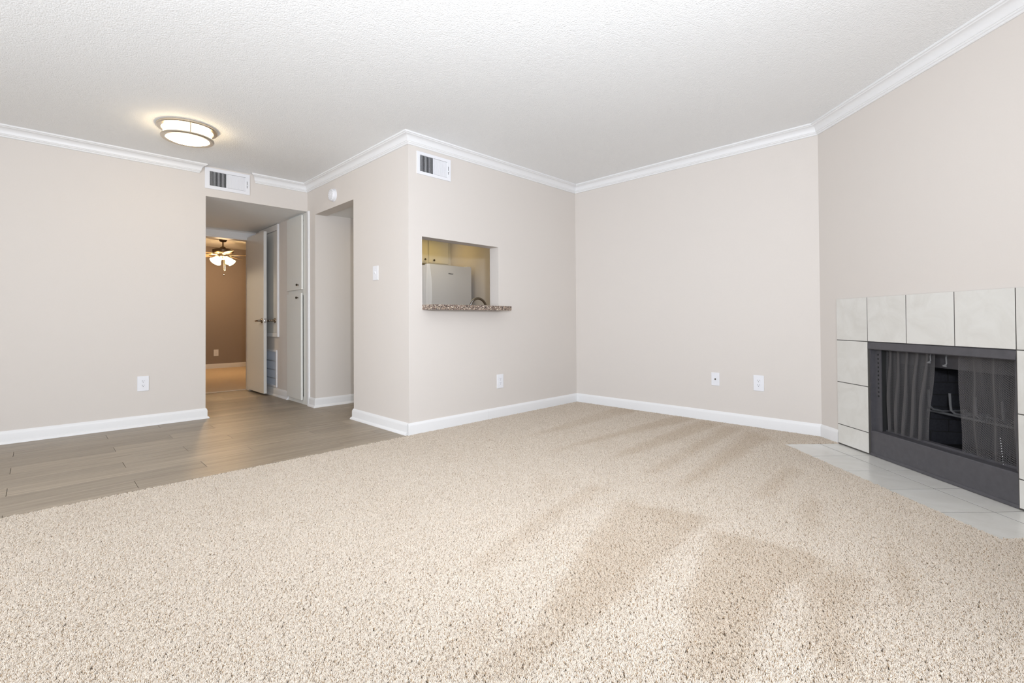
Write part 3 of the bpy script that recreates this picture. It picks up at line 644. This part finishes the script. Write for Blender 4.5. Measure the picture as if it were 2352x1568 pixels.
vent((1.345, yD, 2.324), 'white air vent above the hall opening between crown molding ends', 0.395, 0.204, (-0.158, 0.160), 0.47, 0.140, 0, 13, 13, 0.172)
vent((2.384, yA, 2.228), 'white air vent under crown molding near the outer corner of kitchen wall', 0.345, 0.186, (-0.145, 0.136), 0.485, 0.136, 0, 11, 12, 0.146)

# ------------------------------------------------------------------ ceiling light
t = thing('ceiling_light', (0.832, 4.410, H), 'lit round flush ceiling light with two nickel rings', 'ceiling light')
bm = bm_new(); add_lathe(bm, [(0.120, 0.0), (0.196, 0.0), (0.202, -0.006), (0.202, -0.016), (0.196, -0.022), (0.172, -0.026), (0.165, -0.022), (0.165, -0.004), (0.120, -0.004)], 64); link_bm('ceiling_ring', bm, MT['nickel'], t, smooth=30)
bm = bm_new(); add_lathe(bm, [(0.150, -0.084), (0.170, -0.078), (0.176, -0.084), (0.176, -0.092), (0.168, -0.098), (0.146, -0.096), (0.142, -0.090)], 64, cap=False)
add_lathe(bm, [(0.142, -0.090), (0.150, -0.084)], 64, cap=False); link_bm('lower_ring', bm, MT['nickel'], t, smooth=30)
bm = bm_new(); add_lathe(bm, [(0.148, -0.010), (0.158, -0.026), (0.158, -0.076), (0.148, -0.083)], 40, cap=False); link_bm('glass_band', bm, MT['glow'], t, smooth=40)
bm = bm_new(); add_lathe(bm, [(0.1455, -0.091), (0.125, -0.100), (0.08, -0.107), (0.03, -0.110), (0.001, -0.1105)], 40, cap=False); link_bm('glass_bowl', bm, MT['glow'], t, smooth=40)
for k in range(3):
    a = math.radians(25 + 120 * k); bm = bm_new(); add_tube(bm, [(0.167 * math.cos(a), 0.167 * math.sin(a), -0.022), (0.167 * math.cos(a), 0.167 * math.sin(a), -0.082)], 0.005, 10)
    link_bm('post', bm, MT['nickel'], t, smooth=40)

# ------------------------------------------------------------------ hall: linen cabinet, access door, return grille, bedroom door
t = thing('linen_cabinet', (x1, 5.6, 0), 'built-in off-white linen cabinet in the hall with two stacked doors', 'cabinet', FACE_X)
# local x = 5.6 - y ; local y = x - x1
def Ly(y): return 5.6 - y
c0, c1 = Ly(5.900), Ly(5.290)
boxes_obj('face_frame', [((c0, -0.006, 0.0), (c0 + 0.022, 0.02, 2.142)), ((c1 - 0.166, -0.006, 0.0), (c1 - 0.048, 0.02, 2.142)), ((c0 + 0.022, -0.006, 0.0), (c1 - 0.166, 0.02, 0.075)), ((c0 + 0.022, -0.006, 2.09), (c1 - 0.166, 0.02, 2.142)), ((c0 + 0.022, -0.006, 1.225), (c1 - 0.166, 0.02, 1.305))], MT['cab'], t)
box_obj('casing', (c1 - 0.048, -0.016, 0.0), (c1, 0.02, 2.143), MT['trim'], t, bevel=0.003)
boxes_obj('carcass', [((c0, 0.02, 0), (c0 + 0.015, 0.50, 2.14)), ((c1 - 0.015, 0.02, 0), (c1, 0.50, 2.14)), ((c0 + 0.015, 0.48, 0), (c1 - 0.015, 0.50, 2.14)), ((c0 + 0.015, 0.02, 1.255), (c1 - 0.015, 0.48, 1.275)), ((c0 + 0.015, 0.02, 0.02), (c1 - 0.015, 0.48, 0.04)), ((c0 + 0.015, 0.02, 2.12), (c1 - 0.015, 0.48, 2.14))], MT['dark'], t)
def cab_door(z0, z1, kz, openang):
    W = Ly(5.452) - c0 - 0.004
    bm = bm_new(); add_box(bm, (0, -0.020, z0), (W, 0.0, z1), 0.002)
    d = link_bm('door', bm, MT['cab'], t); d.location = (c0 + 0.004, -0.0065, 0); d.rotation_euler = (0, 0, -openang)
    bm = bm_new(); add_lathe(bm, [(0.005, 0), (0.005, 0.012), (0.013, 0.018), (0.014, 0.024), (0.008, 0.029), (0.001, 0.030)], 16, 'Y', Matrix.Translation((W - 0.085, -0.020, kz))); link_bm('knob', bm, MT['knob'], d, smooth=40)
cab_door(1.287, 2.122, 1.340, math.radians(0.3)); cab_door(0.048, 1.247, 1.195, math.radians(1.0))

t = thing('door_2', (x1, 6.6, 0), 'raised closet access door with white casing and lever handle in hall', 'door', FACE_X, kind='structure')
def L2(y): return 6.6 - y
e0, e1, ez0, ez1 = L2(6.93), L2(6.225), 0.737, 2.138
cw = 0.035
boxes_obj('casing', [((e0, -0.022, ez0), (e0 + cw, 0, ez1)), ((e1 - cw, -0.022, ez0), (e1, 0, ez1)), ((e0 + cw, -0.022, ez0), (e1 - cw, 0, ez0 + 0.050)), ((e0 + cw, -0.022, ez1 - 0.072), (e1 - cw, 0, ez1))], MT['trim'], t, bevel=0.003)
box_obj('leaf', (e0 + cw + 0.003, -0.012, ez0 + 0.053), (e1 - cw - 0.003, 0, ez1 - 0.076), MT['door'], t, bevel=0.0015)
def lever(parent, x, y, z, side, sgn):
    """round rosette with a lever; side = -1 outwards to -y; sgn = direction of the lever along x"""
    bm = bm_new()
    add_lathe(bm, [(0.031, 0.0), (0.031, 0.004), (0.026, 0.010), (0.013, 0.016), (0.011, 0.046), (0.010, 0.050)], 24, 'Y', Matrix.Translation((x, y, z)) @ (Matrix.Identity(4) if side < 0 else Matrix.Rotation(PI, 4, 'Z')))
    yy = y + side * 0.046
    add_tube(bm, [(x, yy, z), (x + sgn * 0.015, yy + side * 0.004, z), (x + sgn * 0.06, yy + side * 0.002, z - 0.001), (x + sgn * 0.112, yy - side * 0.002, z - 0.003)], 0.0105, 12, 0.008)
    return link_bm('lever_handle', bm, MT['bronze'], parent, smooth=40)
lever(t, L2(6.335), -0.012, 0.943, -1, -1)

t = thing('return_grille', (x1, 6.6, 0), 'white framed return-air grille low on the hall wall', 'grille', FACE_X)
g0, g1, gz0, gz1 = L2(6.90), L2(6.292), 0.108, 0.572
boxes_obj('frame', [((g0, -0.014, gz0), (g0 + 0.022, 0, gz1)), ((g1 - 0.022, -0.014, gz0), (g1, 0, gz1)), ((g0 + 0.022, -0.014, gz0), (g1 - 0.022, 0, gz0 + 0.022)), ((g0 + 0.022, -0.014, gz1 - 0.022), (g1 - 0.022, 0, gz1))], MT['white'], t, bevel=0.002)
box_obj('filter', (g0 + 0.022, -0.004, gz0 + 0.022), (g1 - 0.022, -0.001, gz1 - 0.022), MT['filter'], t)
fins = bm_new(); n_f = 46
for k in range(n_f):
    xx = g0 + 0.024 + (g1 - g0 - 0.048) * (k + 0.5) / n_f; add_box(fins, (xx - 0.0016, -0.0095, gz0 + 0.022), (xx + 0.0016, -0.0045, gz1 - 0.022))
link_bm('fins', fins, MT['grille'], t, kind='stuff')
for zz in (0.212, 0.320, 0.428): box_obj('rail', (g0 + 0.022, -0.0115, zz), (g1 - 0.022, -0.0095, zz + 0.012), MT['grille'], t)

# bedroom doorway casing, jambs and the open door
t = thing('door_1', (2.012, 7.094, 0), 'white bedroom door standing open into the hall with lever handles', 'door', FACE_X, kind='structure')
# leaf: local x runs towards the camera (-Y), local y to +X
LW, DZ0, DZ1 = 0.672, 0.028, 2.062
box_obj('leaf', (0.0, 0.0, DZ0), (LW, 0.036, DZ1), MT['door'], t, bevel=0.002)
lever(t, LW - 0.060, 0.0, 0.940, -1, -1); lever(t, LW - 0.060, 0.036, 0.940, 1, -1)
box_obj('latch_plate', (LW - 0.001, 0.006, 0.912), (LW + 0.0008, 0.030, 0.970), MT['chrome'], t); box_obj('latch_bolt', (LW, 0.012, 0.934), (LW + 0.008, 0.024, 0.948), MT['chrome'], t, bevel=0.001)
for zz in (0.25, 1.05, 1.82):
    bm = bm_new(); add_lathe(bm, [(0.006, -0.045), (0.006, 0.045)], 12, 'Z', Matrix.Translation((-0.004, 0.010, zz))); link_bm('hinge', bm, MT['chrome'], t, smooth=40)
bm = bm_new()
for a, b in (((DX0 - 0.065, yEnd - 0.014, 0), (DX0 - 0.003, yEnd, DZ + 0.08)), ((DX1 + 0.003, yEnd - 0.014, 0), (DX1 + 0.058, yEnd, DZ + 0.08)), ((DX0 - 0.003, yEnd - 0.014, DZ - 0.003), (DX1 + 0.003, yEnd, DZ + 0.08)),
             ((DX0 - 0.0, yEnd, 0), (DX0 + 0.014, yBed, DZ)), ((DX1 - 0.014, yEnd, 0), (DX1, yBed, DZ)), ((DX0 + 0.014, yEnd, DZ - 0.014), (DX1 - 0.014, yBed, DZ))): add_box(bm, a, b)
tn[0] += 1; struct(link_bm(f'trim_{tn[0]}', bm, MT['trim']), 'white casing around the bedroom doorway at the end of the hall', 'door casing')

# ------------------------------------------------------------------ pass-through: stone ledge, faucet, counter
bm = bm_new(); add_prism(bm, [(2.262, 3.172), (3.153, 3.172), (3.153, yA - 0.001), (PX1 - 0.001, yA - 0.001), (PX1 - 0.001, 3.485), (2.262, 3.485), (2.262, yA - 0.001)], PZ0 + 0.001, 1.056)
bmesh.ops.bevel(bm, geom=[e for e in bm.edges if abs(e.verts[0].co.z - e.verts[1].co.z) < 1e-6], offset=0.003, segments=2, affect='EDGES')
tag(link_bm('ledge', bm, MT['granite']), 'speckled brown stone ledge on the sill of the kitchen pass-through', 'ledge')
t = thing('kitchen_counter', (3.2, 3.76, 0), 'kitchen counter behind the pass-through wall, carrying the faucet', 'counter')
boxes_obj('body', [((-0.93, -0.31, 0.10), (1.08, 0.27, 0.875)), ((-0.93, -0.31, 0.0), (1.08, 0.20, 0.10))], MT['kcab'], t)
box_obj('worktop', (-0.93, -0.312, 0.876), (1.08, 0.30, 0.915), MT['granite'], t, bevel=0.003)
for k in range(4):
    d = box_obj('door', (-0.92 + k * 0.5, 0.271, 0.12), (-0.43 + k * 0.5, 0.290, 0.86), MT['kcab'], t, bevel=0.002)
    bm = bm_new(); add_lathe(bm, [(0.004, 0), (0.014, -0.016), (0.010, -0.024), (0.001, -0.026)], 14, 'Y', Matrix.Translation((-0.50 + k * 0.5, 0.290, 0.80))); link_bm('knob', bm, MT['knob'], d, smooth=40)
t = thing('faucet', (3.245, 3.63, 0.916), 'dark chrome gooseneck faucet arching behind the stone ledge', 'faucet')
bm = bm_new(); add_lathe(bm, [(0.030, 0), (0.030, 0.006), (0.022, 0.012), (0.018, 0.05), (0.016, 0.055)], 24); link_bm('base', bm, MT['chrome'], t, smooth=40)
r_ = 0.108; zc = 0.120
pts = [(0, 0, 0.05), (0, 0, zc)] + [(-r_ + r_ * math.cos(a), 0, zc + r_ * math.sin(a)) for a in [PI * k / 16 for k in range(1, 17)]] + [(-2 * r_, 0, zc - 0.03)]
bm = bm_new(); add_tube(bm, pts, 0.0125, 14); link_bm('spout', bm, MT['chrome'], t, smooth=40)
bm = bm_new(); add_tube(bm, [(0.0, 0.0, 0.045), (0.03, 0.01, 0.05), (0.10, 0.03, 0.07)], 0.008, 10, 0.006); link_bm('handle', bm, MT['chrome'], t, smooth=40)

# refrigerator and the cabinet over it
FX0, FX1, FY = 3.488, 4.206, 5.00
t = thing('refrigerator', ((FX0 + FX1) / 2, 5.38, 0), 'white top-freezer refrigerator seen through the pass-through', 'refrigerator')
hw = (FX1 - FX0) / 2; fy = FY - 5.38
boxes_obj('body', [((-hw + 0.004, fy + 0.068, 0.03), (hw - 0.004, 0.40, 1.640))], MT['fridge'], t, bevel=0.006)
box_obj('gasket', (-hw + 0.012, fy + 0.056, 0.10), (hw - 0.012, fy + 0.068, 1.636), MT['gasket'], t)
def fdoor(z0, z1, pz0, pz1):
    # door slab whose left front edge is scooped back by a long recessed grip
    bm = bm_new(); nzs = 14
    for i in range(nzs):
        za, zb = z0 + (z1 - z0) * i / nzs, z0 + (z1 - z0) * (i + 1) / nzs
    outer = lambda z: 0.010 + 0.030 * max(0.0, math.sin(PI * min(1, max(0, (z - pz0) / (pz1 - pz0))))) ** 0.7
    secs = []
    for i in range(nzs + 1):
        z = z0 + (z1 - z0) * i / nzs; k = outer(z)
        secs.append([bm.verts.new(p) for p in ((-hw, fy + 0.056, z), (-hw, fy + 0.018 + k * 0.4, z), (-hw + 0.006, fy + 0.010 + k * 0.3, z), (-hw + 0.010 + k, fy + 0.006, z), (-hw + 0.022 + k, fy, z), (hw - 0.012, fy, z), (hw - 0.003, fy + 0.004, z), (hw, fy + 0.014, z), (hw, fy + 0.056, z))])
    for a, b in zip(secs, secs[1:]):
        for j in range(9): bm.faces.new((a[j], a[(j + 1) % 9], b[(j + 1) % 9], b[j]))
    bm.faces.new(list(reversed(secs[0]))); bm.faces.new(secs[-1])
    return bm
link_bm('freezer_door', fdoor(1.085, 1.647, 1.0, 1.60), MT['fridge'], t, smooth=14)
link_bm('fridge_door', fdoor(0.105, 1.075, 0.55, 1.15), MT['fridge'], t, smooth=14)
box_obj('kick_grille', (-hw + 0.01, fy + 0.045, 0.012), (hw - 0.01, fy + 0.067, 0.095), MT['gasket'], t)
box_obj('hinge_cover', (hw - 0.075, fy + 0.012, 1.6475), (hw - 0.008, fy + 0.085, 1.660), MT['fridge'], t, bevel=0.004)
fc = bpy.data.curves.new('brand_mark', 'FONT'); fc.body = 'Whirlpool'; fc.size = 0.0185; fc.align_x = 'CENTER'; fc.align_y = 'CENTER'; fc.extrude = 0.0004; fc.offset = 0.0007
fo = bpy.data.objects.new('brand_mark', fc); COL.objects.link(fo); bpy.context.view_layer.update()
me = bpy.data.meshes.new_from_object(fo.evaluated_get(bpy.context.evaluated_depsgraph_get())); bpy.data.objects.remove(fo)
me.materials.clear(); me.materials.append(MT['ink']); fo = bpy.data.objects.new('brand_mark', me); COL.objects.link(fo); fo.parent = t
fo.location = (0.003, fy - 0.0006, 1.540); fo.rotation_euler = (PI / 2, 0, 0)
t = thing('kitchen_cabinet', (3.86, 5.70, 1.732), 'off-white cabinet with dark knobs above the refrigerator', 'cabinet')
box_obj('body', (-0.42, -0.13, 0.0), (0.426, 0.175, 0.366), MT['kcab'], t)
for x0_, x1_, kx in ((-0.405, 0.006, -0.042), (0.034, 0.372, 0.108)):
    d = box_obj('door', (x0_, -0.150, 0.012), (x1_, -0.131, 0.350), MT['kcab'], t, bevel=0.004)
    bm = bm_new(); add_lathe(bm, [(0.006, 0), (0.006, 0.010), (0.014, 0.016), (0.015, 0.022), (0.009, 0.028), (0.001, 0.029)], 16, 'Y', Matrix.Translation((kx, -0.150, 0.048))); link_bm('knob', bm, MT['knob'], d, smooth=40)

# ------------------------------------------------------------------ bedroom ceiling fan
FCX, FCY = 2.374, 9.75
t = thing('ceiling_fan', (FCX, FCY, H), 'brown five-blade ceiling fan with lit glass shades in the bedroom', 'ceiling fan')
bm = bm_new(); add_lathe(bm, [(0.070, 0), (0.068, -0.03), (0.050, -0.062), (0.022, -0.072)], 28); link_bm('canopy', bm, MT['bronze'], t, smooth=40)
bm = bm_new(); add_tube(bm, [(0, 0, -0.070), (0, 0, -0.165)], 0.013, 14); link_bm('downrod', bm, MT['bronze'], t, smooth=40)
bm = bm_new(); add_lathe(bm, [(0.020, -0.150), (0.045, -0.165), (0.055, -0.185), (0.150, -0.200), (0.166, -0.215), (0.166, -0.255), (0.150, -0.275), (0.090, -0.285)], 40); link_bm('motor_housing', bm, MT['bronze'], t, smooth=35)
bm = bm_new(); add_lathe(bm, [(0.060, -0.285), (0.062, -0.330), (0.050, -0.345), (0.045, -0.375), (0.020, -0.390)], 28); link_bm('light_hub', bm, MT['nickel'], t, smooth=35)
for k in range(5):
    a = math.radians(-22 + 72 * k); Rz = Matrix.Rotation(a, 4, 'Z') @ Matrix.Translation((0, 0, -0.300)) @ Matrix.Rotation(math.radians(12), 4, 'X')
    bm = bm_new(); n_ = 12; top = []; 
    prof = [(0.20, 0.050), (0.30, 0.060), (0.45, 0.066), (0.58, 0.066), (0.63, 0.055), (0.655, 0.030)]
    poly = [(x, -w_) for x, w_ in prof] + [(x, w_) for x, w_ in reversed(prof)]
    add_prism(bm, poly, -0.003, 0.003); bm.transform(Rz); bl_ = link_bm('blade', bm, MT['blade'], t)
    bm = bm_new(); add_prism(bm, [(0.10, -0.012), (0.17, -0.014), (0.21, -0.035), (0.27, -0.030), (0.29, 0.0), (0.27, 0.030), (0.21, 0.035), (0.17, 0.014), (0.10, 0.012)], -0.010, -0.004); bm.transform(Rz); link_bm('blade_iron', bm, MT['nickel'], bl_)
for k in range(4):
    a = math.radians(20 + 90 * k); out = Vector((math.cos(a), math.sin(a), 0)); ax = (out * 0.75 + Vector((0, 0, -0.66))).normalized()
    bm = bm_new(); add_tube(bm, [Vector((0, 0, -0.345)) + out * 0.03, Vector((0, 0, -0.340)) + out * 0.06, Vector((0, 0, -0.352)) + out * 0.085], 0.009, 8); sk_ = link_bm('shade_arm', bm, MT['nickel'], t, smooth=40)
    q = Vector((0, 0, 1)).rotation_difference(ax).to_matrix().to_4x4(); q.translation = Vector((0, 0, -0.352)) + out * 0.085
    bm = bm_new(); add_lathe(bm, [(0.024, 0.0), (0.034, 0.020), (0.044, 0.055), (0.054, 0.090), (0.070, 0.118), (0.067, 0.118), (0.050, 0.090), (0.030, 0.020), (0.020, 0.004)], 24, 'Z', q); link_bm('shade', bm, MT['bulb'], t, smooth=50)
for dx, dy, zl in ((0.012, -0.02, -0.655), (0.035, 0.0, -0.575)):
    bm = bm_new(); add_tube(bm, [(dx, dy, -0.385), (dx, dy, zl)], 0.0018, 6); bmesh.ops.create_uvsphere(bm, u_segments=10, v_segments=8, radius=0.011, matrix=Matrix.Translation((dx, dy, zl - 0.008)) @ Matrix.Scale(1.4, 4, (0, 0, 1))); link_bm('pull_chain', bm, MT['nickel'], t, smooth=50)
light('fan_bulbs', 'POINT', (FCX, FCY, H - 0.52), 28, (1.0, 0.66, 0.36), shadow_soft_size=0.12)
